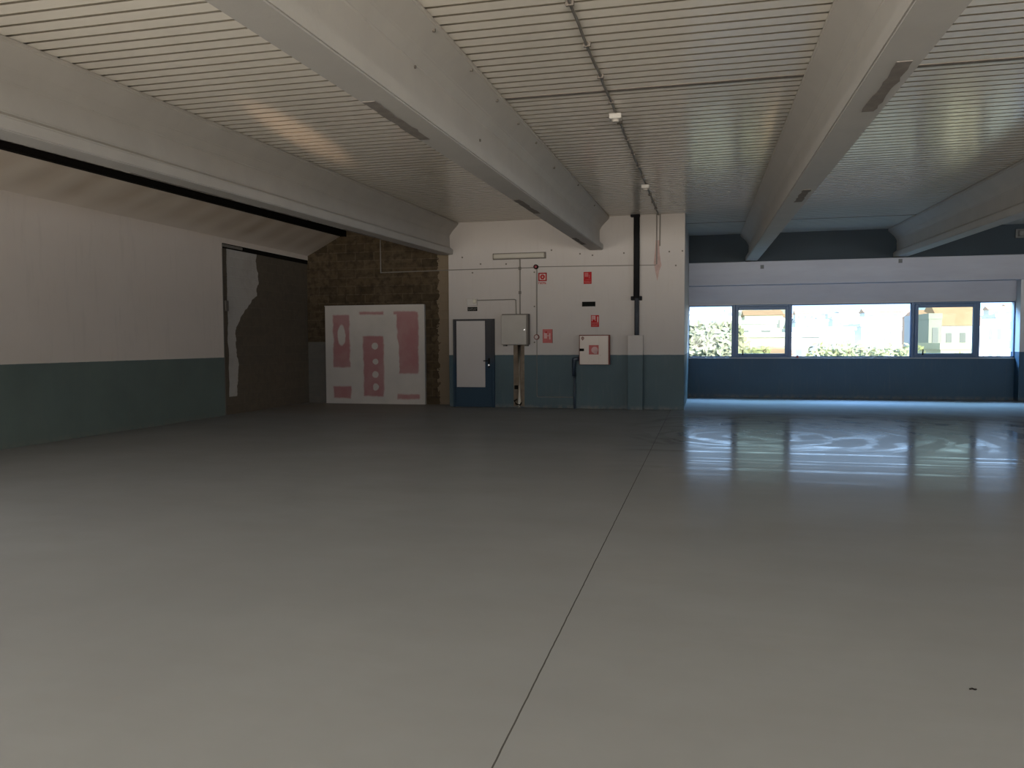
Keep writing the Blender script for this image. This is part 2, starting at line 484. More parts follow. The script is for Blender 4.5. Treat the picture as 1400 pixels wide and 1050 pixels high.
# pink plasterboard with white joint compound, in the board's own coordinates (metres)
BX0, BX1, BH = -9.30, -6.67, 2.445
m, k, b, pos, xyz = new_mat('pink_plasterboard_with_filler', 0.85, 0.15)
wx = k.math('MULTIPLY', k.math('SUBTRACT', k.noise(pos, 5, 4), 0.5), 0.09)
wz = k.math('MULTIPLY', k.math('SUBTRACT', k.noise(k.mapping(pos, loc=(5, 3, 1)), 5, 4), 0.5), 0.06)
px = k.math('ADD', xyz[0], wx); pz = k.math('ADD', xyz[2], wz)
def rect(x0, x1, z0, z1):
    s = 0.02
    f = k.math('MULTIPLY', k.rng(px, x0 - s, x0 + s), k.rng(px, x1 + s, x1 - s))
    return k.math('MULTIPLY', f, k.math('MULTIPLY', k.rng(pz, z0 - s, z0 + s), k.rng(pz, z1 + s, z1 - s)))
mask = None
for q in ((-9.09, -8.64, 0.91, 2.22), (-8.27, -7.73, 0.19, 1.69), (-7.37, -6.81, 0.76, 2.275),
          (-9.10, -8.62, 0.13, 0.43), (-7.38, -6.80, 0.13, 0.25), (-8.36, -7.72, 2.22, 2.29), (-7.46, -6.86, 2.22, 2.29)):
    r_ = rect(*q)
    mask = r_ if mask is None else k.math('MAXIMUM', mask, r_)
def dot(cx, cz, rx, rz):
    dx = k.math('DIVIDE', k.math('SUBTRACT', px, cx), rx); dz = k.math('DIVIDE', k.math('SUBTRACT', pz, cz), rz)
    return k.rng(k.math('ADD', k.math('MULTIPLY', dx, dx), k.math('MULTIPLY', dz, dz)), 0.8, 1.2)
for q in ((-8.86, 1.71, 0.11, 0.26), (-7.96, 1.44, 0.085, 0.085), (-7.95, 1.05, 0.075, 0.075), (-7.95, 0.73, 0.085, 0.085),
          (-7.95, 0.42, 0.075, 0.085), (-7.38, 1.15, 0.06, 0.5)):
    mask = k.math('MULTIPLY', mask, dot(*q))
n = k.noise(pos, 2.0, 5)
c = k.mix(k.math('MULTIPLY', mask, k.rng(n, 0.25, 0.6, 0.75, 1.0)), k.mix(k.rng(n, 0.3, 0.7), (0.46, 0.425, 0.385), (0.40, 0.37, 0.335)), (0.30, 0.145, 0.145))
k.put(b.inputs['Base Color'], c)
M['board'] = m
M['board_edge'] = mat('paper_edge', (0.42, 0.40, 0.38), 0.9, 0.1)

def glass(name, tint):
    m = bpy.data.materials.new(name); m.use_nodes = True
    nt = m.node_tree; nt.nodes.clear()
    o = nt.nodes.new('ShaderNodeOutputMaterial'); t = nt.nodes.new('ShaderNodeBsdfTransparent')
    g = nt.nodes.new('ShaderNodeBsdfGlossy'); x = nt.nodes.new('ShaderNodeMixShader')
    t.inputs[0].default_value = (*tint, 1); g.inputs['Roughness'].default_value = 0.02
    x.inputs[0].default_value = 0.008
    nt.links.new(t.outputs[0], x.inputs[1]); nt.links.new(g.outputs[0], x.inputs[2]); nt.links.new(x.outputs[0], o.inputs[0])
    return m
M['pane'] = glass('clear_pane', (0.96, 0.97, 0.97))
M['pane_tint'] = glass('tinted_pane', (0.78, 0.79, 0.68))

# ------------------------------------------------------------------ setting
# floor
struct(MB().box(XL - 0.3, XR + 0.3, REAR - 0.3, D2 + 0.4, -0.25, 0.0).build('floor', M['floor']))
# left wall with the filled opening
LY0, LY1 = 14.735, D3
w = MB()
w.box(XL - 0.3, XL, REAR - 0.3, LY0, 0, REAR_Z[0]); w.box(XL - 0.3, XL, REAR - 0.3, LY0, REAR_Z[1], 4.9)
ys = [REAR - 0.3] + [q for p in ADDED_LEFT_WINDOWS for q in p] + [LY0]
for i in range(0, len(ys), 2): w.box(XL - 0.3, XL, ys[i], ys[i + 1], REAR_Z[0], REAR_Z[1])
w.box(XL - 0.3, XL, LY0, LY1 + 0.3, 3.62, 4.9)
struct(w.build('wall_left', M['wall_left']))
struct(MB().box(XL - 0.3, XL - 0.03, LY0, LY1 + 0.3, 0, 3.52).build('wall_infill', M['filled']))
lb = MB()
lb.box(XL - 0.28, XL - 0.005, LY0, LY1 + 0.02, 3.52, 3.62)
tag(lb.build('steel_lintel', M['black_steel']), 'dark steel lintel over the bricked-up opening in the left wall', 'lintel')
tag(MB().box(XL - 0.004, XL + 0.006, LY0 + 0.03, LY0 + 0.75, 3.545, 3.60).build('metal_strip', M['steel_grey']),
    'pale grey strip fixed on the near end of the dark lintel', 'strip')
# corner bead along the edge of the opening
tag(MB().box(XL - 0.02, XL + 0.008, LY0 - 0.012, LY0 + 0.012, 0.02, 3.5).build('corner_bead', M['cabinet_edge']),
    'thin dark bead down the edge of the filled opening, left wall', 'bead')
tag(MB().box(XL - 0.03, XL + 0.03, LY0 + 0.06, LY0 + 0.15, 2.2, 2.42).build('switch_box', M['cabinet_edge']),
    'small dark broken box beside the edge of the plastered opening', 'switch box')
# block wall of the alcove
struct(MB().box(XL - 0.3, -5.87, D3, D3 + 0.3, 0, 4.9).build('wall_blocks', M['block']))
# door wall, returning to the window wall
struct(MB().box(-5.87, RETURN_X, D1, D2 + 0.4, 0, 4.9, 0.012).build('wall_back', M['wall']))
# window wall
WX1 = 7.62; WZ0, WZ1 = 1.074, 2.50
struct(MB().box(RETURN_X, WX1, D2, D2 + 0.3, 0, WZ0).build('wall_under_window', M['wall_window']))
struct(MB().box(RETURN_X, WX1, D2, D2 + 0.3, WZ1, 3.02).build('wall_over_window', M['ring_white']))
struct(MB().box(WX1, XR, D2 - 0.30, D2 + 0.3, 0, 3.02, 0.01).build('wall_pier', M['wall_window']))
struct(MB().box(RETURN_X, XR, D2 - 0.30, D2 + 0.3, 3.02, 3.64, 0.015).build('ring_beam', M['ring_white']))
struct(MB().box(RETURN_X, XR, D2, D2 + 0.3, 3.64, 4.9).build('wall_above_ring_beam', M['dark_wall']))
# right and rear walls (outside the frame)
w = MB()
w.box(XR, XR + 0.3, REAR - 0.3, D2 + 0.4, 0, REAR_Z[0]); w.box(XR, XR + 0.3, REAR - 0.3, D2 + 0.4, REAR_Z[1], 4.9)
ys = [REAR - 0.3] + [q for p in ADDED_SIDE_WINDOWS for q in p] + [D2 + 0.4]
for i in range(0, len(ys), 2): w.box(XR, XR + 0.3, ys[i], ys[i + 1], REAR_Z[0], REAR_Z[1])
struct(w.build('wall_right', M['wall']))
w = MB()
w.box(XL, XR, REAR - 0.3, REAR, 0, REAR_Z[0]); w.box(XL, XR, REAR - 0.3, REAR, REAR_Z[1], 4.9)
xs = [XL] + [q for p in REAR_WINDOWS for q in p] + [XR]
for i in range(0, len(xs), 2): w.box(xs[i], xs[i + 1], REAR - 0.3, REAR, REAR_Z[0], REAR_Z[1])
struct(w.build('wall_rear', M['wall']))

# roof deck with ribs running across the hall
d = MB(); PITCH = 0.178
def deck_profile():
    y = REAR - 0.3
    while y < D2 + 0.3:
        yield (y, 0.0); yield (y + PITCH - 0.034, 0.0); yield (y + PITCH - 0.050, 0.055); yield (y + PITCH + 0.05, 0.055); yield (y + PITCH + 0.05, 0.013)
        y += PITCH
prof = [(y, zc(y) + dz) for y, dz in deck_profile()]
XA, XB = -8.72, XR
prevA = prevB = None
for y, z in prof:
    a, bq = d.bm.verts.new((XA, y, z)), d.bm.verts.new((XB, y, z))
    if prevA: d.bm.faces.new((prevA, a, bq, prevB))
    prevA, prevB = a, bq
struct(d.build('ceiling', M['deck'], origin=(2, 8, 4.2)))
struct(MB().box(XL - 0.3, XR + 0.3, REAR - 0.3, D2 + 0.4, 4.9, 5.1).build('roof', M['concrete_white']))  # unseen slab added above the deck to keep sun from leaking in
# sheet laps
for i, (xa, xb, y) in enumerate(((-2.1, 12.5, 8.36), (-8.6, 12.5, 19.66))):
    z = zc(y)
    struct(MB().box(xa, xb, y - 0.035, y + 0.035, z - 0.006, z + 0.004).build('trim_%d' % (i + 1), M['mortar']))
# sloping side sheet down to the left wall
s = MB(); N = 1200
def zs(y): return 4.205 + 0.0152 * (y - 18.27)
pv = None
for i in range(N + 1):
    y = REAR - 0.3 + (D3 + 0.3 - REAR) * i / N
    h = 0.004 * math.cos(2 * math.pi * y / 0.8)
    a, bq = s.bm.verts.new((XL - 0.03, y, 3.715 + h * 0.2)), s.bm.verts.new((-8.86, y, zs(y) + h))
    if pv: s.bm.faces.new((pv[0], pv[1], bq, a))
    pv = (a, bq)
struct(s.build('ceiling_slope', M['soffit'], origin=(-9.4, 5, 3.9), smooth=True))
s = MB()
A = [s.bm.verts.new(p) for p in ((-8.855, REAR + 0.02, zs(REAR) - 0.03), (-8.73, REAR + 0.02, zs(REAR) - 0.03), (-8.73, REAR + 0.02, zc(REAR) - 0.004), (-8.855, REAR + 0.02, zc(REAR) - 0.004))]
B = [s.bm.verts.new(p) for p in ((-8.855, D3 - 0.005, zs(D3) - 0.03), (-8.73, D3 - 0.005, zs(D3) - 0.03), (-8.73, D3 - 0.005, zc(D3) - 0.004), (-8.855, D3 - 0.005, zc(D3) - 0.004))]
s.bm.faces.new(A); s.bm.faces.new(B[::-1])
for i in range(4): s.bm.faces.new((A[i], B[i], B[(i + 1) % 4], A[(i + 1) % 4]))
tag(s.build('dark_gap_strip', M['black_steel']), 'long black strip standing for the dark gap along the top of the sloping side sheet', 'purlin')  # black strip put in for the shaded gap beside the sheet

# ------------------------------------------------------------------ roof beams
def beam(xc, y1, label, bearing):
    HT, HW, HB = 0.29, 0.075, 0.155
    poly = [(-HT, 0.0), (HT, 0.0), (HT, -0.045), (HW + 0.06, -0.20), (HW, -0.30), (HW, -0.56), (HB, -0.615), (HB, -0.74),
            (-HB, -0.74), (-HB, -0.615), (-HW, -0.56), (-HW, -0.30), (-HW - 0.06, -0.20), (-HT, -0.045)]
    root = thing('concrete_beam', (xc, y1, zc(y1) - 0.74), label, 'beam', 'white concrete roof beams')
    mb = MB()
    ya = REAR
    A = [mb.bm.verts.new((xc + x, ya, zc(ya) + z - 0.001)) for x, z in poly]
    B = [mb.bm.verts.new((xc + x, y1, zc(y1) + z - 0.001)) for x, z in poly]
    n = len(poly)
    mb.bm.faces.new(A); mb.bm.faces.new(B[::-1])
    for i in range(n): mb.bm.faces.new((A[i], B[i], B[(i + 1) % n], A[(i + 1) % n]))
    bmesh.ops.bevel(mb.bm, geom=[e for e in mb.bm.edges if abs((e.verts[0].co - e.verts[1].co).y) > 5], offset=0.012, segments=2, affect='EDGES')
    mb.build('beam_body', M['concrete_white'], root)
    return root
def zbot(y): return zc(y) - 0.741
def patch(root, x0, x1, y0, y1):
    mb = MB(); n = 14
    L = [(x0 + random.uniform(0, 0.02), y0 + (y1 - y0) * i / n) for i in range(n + 1)]
    Rr = [(x1 - random.uniform(0, 0.025), y0 + (y1 - y0) * i / n) for i in range(n + 1)]
    for i in range(n):
        q = [L[i], Rr[i], Rr[i + 1], L[i + 1]]
        lo_ = [mb.bm.verts.new((x, y, zbot(y) - 0.004)) for x, y in q]
        hi = [mb.bm.verts.new((x, y, zbot(y) + 0.002)) for x, y in q]
        mb.bm.faces.new(lo_); mb.bm.faces.new(hi[::-1])
        for j in range(4): mb.bm.faces.new((lo_[j], lo_[(j + 1) % 4], hi[(j + 1) % 4], hi[j]))
    p = mb.build('mortar_patch', M['mortar'], root)
    return p
b1 = beam(-5.905, D1 - 0.002, 'white concrete roof beam at far left, ending above the bare block wall', 0)
b2 = beam(-2.375, D1 - 0.002, 'white concrete roof beam ending over the red wall signs', 0)
b3 = beam(1.215, D2 - 0.002, 'white concrete roof beam ending above the left half of the window strip', 0)
b4 = beam(4.90, D2 - 0.002, 'white concrete roof beam at the right edge, bearing above the right opening sash', 0)
patch(b1, -6.06, -6.00, 7.4, 9.3); patch(b1, -6.055, -5.99, 12.6, 14.2); patch(b1, -6.055, -6.01, 10.0, 11.4)
patch(b2, -2.525, -2.40, 5.6, 6.85); patch(b2, -2.51, -2.40, 10.4, 11.75); patch(b2, -2.51, -2.40, 15.2, 16.5)
patch(b3, 1.20, 1.32, 5.68, 6.93); patch(b3, 1.19, 1.31, 10.7, 11.75)

# bolt holes and fixings left in beam 2
holes = [(6.1, 3.99), (7.13, 4.016), (8.1, 4.024), (9.07, 4.045), (10.07, 4.067), (11.52, 4.057), (13.4, 4.165), (15.6, 4.19), (8.07, 3.62), (6.16, 3.74)]
for y, z in holes:
    x = -2.375 + 0.075
    dz = z - zc(y)
    if dz > -0.30: x = -2.375 + 0.075 + (dz + 0.30) / 0.255 * 0.215
    MB().cyl((x - 0.01, y, z), (x + 0.012, y, z - 0.004), 0.014, 8).build('bolt_hole', M['cabinet_edge'], b2)
for y, z in ((6.67, 3.80), (9.77, 3.89)):
    MB().cyl((-5.84, y, z), (-5.822, y, z), 0.014, 8).build('bolt_hole', M['cabinet_edge'], b1)

# plates on the ring beam
for x, z, lab in ((1.479, 3.49, 'small grey square plate on the ring beam below the second-from-right beam end'),
                  (4.856, 3.55, 'small grey square plate on the ring beam below the rightmost beam end')):
    tag(MB().box(x - 0.045, x + 0.045, D2 - 0.312, D2 - 0.302, z - 0.05, z + 0.05).build('fixing_plate', M['dim_housing']), lab, 'plate')

# ------------------------------------------------------------------ strip window
def fixed_window(n, x0, x1):
    root = sempty('window_%d' % n, (x0, D2 + 0.04, WZ0))
    f = MB(); t = 0.028; y0, y1 = D2 + 0.02, D2 + 0.08
    f.box(x0, x1, y0, y1, WZ0, WZ0 + t + 0.01); f.box(x0, x1, y0, y1, WZ1 - t, WZ1)
    f.box(x0, x0 + 0.02, y0, y1, WZ0, WZ1); f.box(x1 - 0.02, x1, y0, y1, WZ0, WZ1)
    f.build('window_frame', M['frame'], root)
    MB().box(x0 + 0.015, x1 - 0.015, D2 + 0.045, D2 + 0.053, WZ0 + 0.02, WZ1 - 0.02).build('pane', M['pane'], root)
    return root
def sash_window(n, x0, x1):
    root = sempty('window_%d' % n, (x0, D2 + 0.04, WZ0))
    f = MB(); t = 0.07; y0, y1 = D2 - 0.015, D2 + 0.09
    f.box(x0, x0 + t, y0, y1, WZ0 - 0.01, WZ1 + 0.01, 0.006); f.box(x1 - t, x1, y0, y1, WZ0 - 0.01, WZ1 + 0.01, 0.006)
    f.box(x0 + t, x1 - t, y0, y1, WZ0 - 0.01, WZ0 + t - 0.02, 0.006); f.box(x0 + t, x1 - t, y0, y1, WZ1 - t + 0.02, WZ1 + 0.01, 0.006)
    f.build('window_frame', M['frame'], root)
    s_ = MB(); a, bq, c0, c1 = x0 + t, x1 - t, WZ0 + t - 0.02, WZ1 - t + 0.02; u = 0.085
    s_.box(a, a + u, y0 - 0.03, y0 + 0.05, c0, c1, 0.008); s_.box(bq - u, bq, y0 - 0.03, y0 + 0.05, c0, c1, 0.008)
    s_.box(a + u, bq - u, y0 - 0.03, y0 + 0.05, c0, c0 + u - 0.02, 0.008); s_.box(a + u, bq - u, y0 - 0.03, y0 + 0.05, c1 - u, c1, 0.008)
    sash = s_.build('sash', M['frame'], root)
    sub(MB().box(a + u - 0.01, bq - u + 0.01, y0 + 0.005, y0 + 0.013, c0 + u - 0.03, c1 - u + 0.01), 'pane', M['pane_tint'], sash, root)
    h = MB(); hx = a + 0.20
    h.box(hx - 0.015, hx + 0.015, y0 - 0.045, y0 - 0.03, c0 + 0.02, c0 + 0.10); h.box(hx - 0.012, hx + 0.012, y0 - 0.065, y0 - 0.045, c0 + 0.05, c0 + 0.17, 0.004)
    sub(h, 'window_handle', M['black_steel'], sash, root)
    return root
fixed_window(1, RETURN_X + 0.004, 0.745)
sash_window(2, 0.745, 2.26)
fixed_window(3, 2.26, 5.215)
sash_window(4, 5.215, 6.80)
fixed_window(5, 6.80, WX1 - 0.004)
tag(MB().box(RETURN_X + 0.01, WX1 - 0.01, D2 - 0.035, D2 + 0.015, WZ0 - 0.022, WZ0 - 0.002, 0.004).build('window_sill', M['frame_grey']),
    'thin grey metal sill under the strip window', 'sill')
tag(MB().box(RETURN_X + 0.01, WX1 - 0.01, D2 - 0.02, D2 + 0.015, WZ1 + 0.012, WZ1 + 0.03).build('window_head_rail', M['frame_grey']),
    'thin grey metal rail along the head of the strip window', 'rail')
tag(MB().cyl((2.43, D2 - 0.012, WZ0 - 0.002), (2.43, D2 - 0.012, WZ0 + 0.035), 0.035, 12).cyl((2.43, D2 - 0.012, WZ0 + 0.035), (2.43, D2 - 0.012, WZ0 + 0.06), 0.02, 10).build('bottle_cap', M['soil_red']),
    'small dark red cap left on the window sill by the left opening sash', 'cap')

# ------------------------------------------------------------------ door
Y = D1
root = sempty('door_1', (-5.25, Y - 0.02, 0))
f = MB()
f.box(-5.755, -5.70, Y - 0.05, Y - 0.001, 0, 2.065, 0.004); f.box(-4.80, -4.745, Y - 0.05, Y - 0.001, 0, 2.065, 0.004); f.box(-5.70, -4.80, Y - 0.05, Y - 0.001, 2.035, 2.065, 0.004)
f.build('door_frame', M['door_paint'], root)
leaf = MB().box(-5.697, -4.803, Y - 0.04, Y - 0.002, 0.008, 2.032, 0.004).build('door_leaf', M['door_paint'], root)
sub(MB().box(-5.665, -4.97, Y - 0.055, Y - 0.042, 0.47, 2.02, 0.003), 'white_panel', M['door_white'], leaf, root)
h = MB().box(-4.90, -4.855, Y - 0.052, Y - 0.04, 0.93, 1.15, 0.004).cyl((-4.875, Y - 0.04, 1.09), (-4.875, Y - 0.10, 1.09), 0.012).path([(-4.875, Y - 0.095, 1.09), (-4.95, Y - 0.10, 1.09), (-5.0, Y - 0.09, 1.085)], 0.012)
sub(h, 'door_handle', M['black_steel'], leaf, root)
sub(MB().cyl((-4.878, Y - 0.04, 0.99), (-4.878, Y - 0.062, 0.99), 0.018), 'lock_cylinder', M['chrome'], leaf, root)
# pale plaster strip left of the door
tag(MB().box(-5.80, -5.76, Y - 0.03, Y - 0.001, ZB, 2.06).build('door_stop_strip', M['cabinet']), 'pale strip along the left jamb of the blue door', 'strip')

# ------------------------------------------------------------------ services on the door wall
def anchor(x, z, y=D1, r=0.016):
    return (x, y, z)
protoa = None
for x, z in [(-5.524, 3.507), (-5.08, 3.341), (-5.277, 3.143), (-4.465, 3.324), (-3.399, 3.609), (-2.744, 3.506), (-2.461, 3.465),
             (-1.757, 3.492), (-0.764, 3.493), (-0.481, 3.5), (-0.621, 3.186)]:
    if protoa is None:
        protoa = MB().cyl((x, Y + 0.002, z), (x, Y - 0.008, z), 0.02, 8).build('wall_plug', M['cabinet_edge'], origin=(x, Y, z))
        tag(protoa, 'dark plug hole high on the white wall over the door and red signs', 'wall plug', 'plug holes in the white wall')
    else:
        o = protoa.copy(); COL.objects.link(o); o.location = (x, Y, z)

# strip light
root = thing('strip_light', (-4.15, Y, 3.43), 'long unlit fluorescent strip light on the white wall above the grey cabinet', 'lamp')
MB().box(-4.775, -3.525, Y - 0.05, Y - 0.001, 3.425, 3.57, 0.006).build('housing', M['cabinet_edge'], root)
MB().box(-4.75, -3.55, Y - 0.095, Y - 0.05, 3.442, 3.553, 0.02).build('lamp_diffuser', M['diffuser'], root)

# grey electrical cabinet
root = thing('electrical_cabinet', (-4.21, Y, 1.45), 'grey metal electrical cabinet on the white wall right of the door', 'cabinet')
MB().box(-4.525, -3.905, Y - 0.20, Y - 0.001, 1.46, 2.165, 0.008).build('cabinet_body', M['cabinet_edge'], root)
dr = MB().box(-4.535, -3.945, Y - 0.225, Y - 0.201, 1.465, 2.14, 0.01).build('cabinet_door', M['cabinet'], root)
for x in (-4.47, -3.96): MB().box(x - 0.04, x + 0.03, Y - 0.16, Y - 0.02, 1.425, 1.46, 0.004).build('bracket', M['cabinet_edge'], root)
sub(MB().cyl((-3.985, Y - 0.224, 1.8), (-3.985, Y - 0.236, 1.8), 0.012), 'lock', M['chrome'], dr, root)

tag(MB().path([(-4.135, Y - 0.018, 3.42), (-4.138, Y - 0.018, 2.17)], 0.014).build('conduit', M['steel_grey']),
    'thin vertical conduit from the strip light down to the grey cabinet', 'conduit')
for z, q in ((3.215, 'upper'), (2.66, 'lower')):
    tag(MB().box(-4.165, -4.11, Y - 0.04, Y - 0.001, z - 0.035, z + 0.035, 0.006).build('conduit_clip', M['cabinet_edge']),
        'dark clip, %s of two on the conduit below the strip light' % q, 'clip')
tag(MB().path([(-5.16, Y - 0.016, 2.50), (-4.27, Y - 0.016, 2.505), (-4.235, Y - 0.016, 2.49), (-4.228, Y - 0.016, 2.17)], 0.012).build('conduit', M['steel_grey']),
    'thin bent conduit from the emergency light above the door to the grey cabinet', 'conduit')
root = thing('emergency_light', (-5.29, Y, 2.38), 'small pale emergency light box on the wall above the door', 'lamp')
MB().box(-5.41, -5.16, Y - 0.06, Y - 0.001, 2.375, 2.545, 0.012).build('housing', M['white_plastic'], root)
MB().cyl((-5.215, Y - 0.06, 2.475), (-5.215, Y - 0.085, 2.475), 0.05, 16, 0.04).build('lens', M['cream'], root)
root = thing('exit_plate', (-5.28, Y, 2.25), 'small dark lettered plate on the wall directly above the door', 'sign')
MB().box(-5.40, -5.165, Y - 0.012, Y - 0.001, 2.252, 2.345).build('plate', M['sign_black'], root)
mb = MB()
for i in range(6):
    x = -5.38 + i * 0.035
    mb.box(x, x + 0.01, Y - 0.014, Y - 0.012, 2.27, 2.325); mb.box(x, x + 0.022, Y - 0.014, Y - 0.012, 2.27 + 0.02 * (i % 3), 2.28 + 0.02 * (i % 3))
mb.build('lettering', M['steel_grey'], root)

# chase and waste pipe below the cabinet
tag(MB().box(-4.30, -4.04, Y - 0.002, Y + 0.004, 0.03, 1.455).build('bare_plaster_strip', M['ply_brown']),
    'bare brown strip of unpainted wall below the grey cabinet', 'wall strip')
root = thing('waste_pipe', (-4.15, Y, 0.0), 'pale cream pipe running from the grey cabinet down to the floor', 'pipe')
MB().path([(-4.15, Y - 0.055, 1.455), (-4.15, Y - 0.055, 0.10), (-4.15, Y - 0.065, 0.06), (-4.15, Y - 0.065, 0.0)], 0.042, 14).build('pipe_run', M['pvc'], root, smooth=True)
MB().box(-4.27, -4.19, Y - 0.06, Y - 0.0025, 0.43, 0.52, 0.006).build('dark_socket', M['black_steel'], root)
MB().path([(-4.20, Y - 0.05, 0.20), (-4.27, Y - 0.06, 0.16), (-4.23, Y - 0.07, 0.09), (-4.12, Y - 0.11, 0.07), (-4.09, Y - 0.10, 0.13)], 0.016).build('cable_tail', M['black_steel'], root)

# long conduit with junction box, drop, call point
tag(MB().path([(-5.865, Y - 0.014, 3.222), (-4.5, Y - 0.014, 3.222), (-3.80, Y - 0.014, 3.224)], 0.010).build('conduit', M['steel_grey']),
    'thin horizontal conduit from the block wall edge to the dark junction box', 'conduit')
tag(MB().path([(-3.70, Y - 0.009, 3.24), (-2.5, Y - 0.009, 3.225), (-1.05, Y - 0.009, 3.208)], 0.009).build('conduit', M['steel_grey']),
    'thin horizontal conduit from the dark junction box across the white wall to the right', 'conduit')
root = thing('junction_box', (-3.755, Y, 3.19), 'small dark round junction box at the top of the alarm conduit', 'junction box')
MB().cyl((-3.757, Y - 0.001, 3.238), (-3.757, Y - 0.05, 3.238), 0.055, 16).build('box_body', M['black_steel'], root)
MB().cyl((-3.757, Y - 0.05, 3.238), (-3.757, Y - 0.06, 3.238), 0.03, 16).build('lid', M['soil_red'], root)
tag(MB().path([(-3.742, Y - 0.014, 3.18), (-3.742, Y - 0.014, 1.69)], 0.014).build('conduit', M['steel_grey']),
    'vertical conduit between the dark junction box and the round alarm call point', 'conduit')
root = thing('fire_call_point', (-3.745, Y, 1.58), 'small round red and white alarm call point on the thin vertical conduit', 'alarm button')
MB().cyl((-3.745, Y - 0.001, 1.635), (-3.745, Y - 0.05, 1.635), 0.062, 20).build('backplate', M['red_rim'], root)
MB().cyl((-3.745, Y - 0.05, 1.635), (-3.745, Y - 0.062, 1.635), 0.042, 20).build('push_button', M['sign_white'], root)
tag(MB().path([(-3.742, Y - 0.014, 1.58), (-3.742, Y - 0.014, 0.30), (-3.73, Y - 0.014, 0.262), (-3.70, Y - 0.014, 0.255), (-2.90, Y - 0.014, 0.258)], 0.009).build('cable', M['steel_grey']),
    'thin grey cable from the call point down and along the blue dado', 'cable')
for z, lab in ((3.12, 'top'), (2.337, 'middle'), (1.514, 'lowest')):
    tag(MB().cyl((-3.80, Y + 0.002, z), (-3.80, Y - 0.01, z), 0.018, 8).build('wall_plug', M['cabinet_edge']),
        'small dark plug, %s of three beside the vertical alarm conduit' % lab, 'wall plug')

# signs
def sign_board(name, x0, x1, z0, z1, m, label):
    root = thing(name, ((x0 + x1) / 2, Y, z0), label, 'sign')
    MB().box(x0, x1, Y - 0.010, Y - 0.001, z0, z1).build('sign_board', m, root)
    return root
def lettering(root, x0, x1, z0, z1, n, m, rows=1):
    mb = MB(); w = (x1 - x0) / n; hh = (z1 - z0) / rows
    for r_ in range(rows):
        for i in range(n):
            xa = x0 + i * w; a, c = z0 + r_ * hh, z0 + (r_ + 0.8) * hh
            mb.box(xa, xa + w * 0.28, Y - 0.012, Y - 0.0101, a, c)
            if i % 3 != 1: mb.box(xa + w * 0.28, xa + w * 0.72, Y - 0.012, Y - 0.0101, c - hh * 0.2, c)
            if i % 3 != 0: mb.box(xa + w * 0.28, xa + w * 0.72, Y - 0.012, Y - 0.0101, a, a + hh * 0.2)
            if i % 2: mb.box(xa + w * 0.5, xa + w * 0.72, Y - 0.012, Y - 0.0101, a, c)
    mb.build('lettering', m, root)
def ringmesh(mb, cx, cz, r0, r1, ya, yb, n=28):
    for i in range(n):
        t0, t1 = 2 * math.pi * i / n, 2 * math.pi * (i + 1) / n
        P = lambda r, t, y: mb.bm.verts.new((cx + r * math.cos(t), y, cz + r * math.sin(t)))
        a = [P(r0, t0, ya), P(r1, t0, ya), P(r1, t1, ya), P(r0, t1, ya)]
        c = [P(r0, t0, yb), P(r1, t0, yb), P(r1, t1, yb), P(r0, t1, yb)]
        mb.bm.faces.new(a)
        for j in range(4): mb.bm.faces.new((a[j], a[(j + 1) % 4], c[(j + 1) % 4], c[j]))
r1 = sign_board('alarm_sign', -3.706, -3.508, 2.835, 3.102, M['sign_white'], 'red and white square-framed alarm button sign near the dark junction box')
mb = MB(); x0, x1, z0, z1 = -3.706, -3.508, 2.912, 3.102
for q in ((x0, x1, z1 - 0.028, z1), (x0, x1, z0, z0 + 0.028), (x0, x0 + 0.03, z0, z1), (x1 - 0.03, x1, z0, z1)): mb.box(q[0], q[1], Y - 0.0125, Y - 0.0101, q[2], q[3])
ringmesh(mb, -3.607, 3.007, 0.022, 0.056, Y - 0.0125, Y - 0.0101)
mb.box(-3.607 - 0.022, -3.607 + 0.022, Y - 0.0127, Y - 0.0101, 3.0, 3.012)
mb.build('pictogram', M['red'], r1)
lettering(r1, -3.70, -3.515, 2.845, 2.905, 5, M['red'])
r2 = sign_board('hose_reel_sign', -2.660, -2.480, 2.825, 3.096, M['red'], 'upper red fire sign hung above the black plate')
mb = MB().box(-2.635, -2.555, Y - 0.0125, Y - 0.0101, 2.985, 3.075); mb.box(-2.54, -2.525, Y - 0.0125, Y - 0.0101, 2.95, 3.03); mb.box(-2.62, -2.50, Y - 0.0125, Y - 0.0101, 2.918, 2.924)
mb.build('pictogram', M['red_faded'], r2)
lettering(r2, -2.645, -2.495, 2.845, 2.90, 6, M['red_faded'])
r3 = sign_board('hose_reel_sign', -2.494, -2.311, 1.855, 2.120, M['red'], 'lower red fire sign directly above the white hose cabinet')
mb = MB().box(-2.478, -2.39, Y - 0.0125, Y - 0.0101, 1.985, 2.105); mb.box(-2.355, -2.325, Y - 0.0125, Y - 0.0101, 1.965, 2.09); mb.box(-2.485, -2.32, Y - 0.0125, Y - 0.0101, 1.938, 1.945)
mb.build('pictogram', M['pink_white'], r3)
mb = MB(); mb.box(-2.46, -2.452, Y - 0.014, Y - 0.0126, 2.0, 2.09); mb.box(-2.43, -2.422, Y - 0.014, Y - 0.0126, 2.0, 2.09); mb.box(-2.455, -2.40, Y - 0.014, Y - 0.0126, 1.985, 2.02)
mb.build('pictogram_detail', M['red'], r3)
lettering(r3, -2.48, -2.325, 1.87, 1.925, 7, M['red_faded'], 1)
r4 = sign_board('extinguisher_sign', -3.607, -3.386, 1.498, 1.812, M['red_faded'], 'faded pinkish red fire sign right of the round call point')
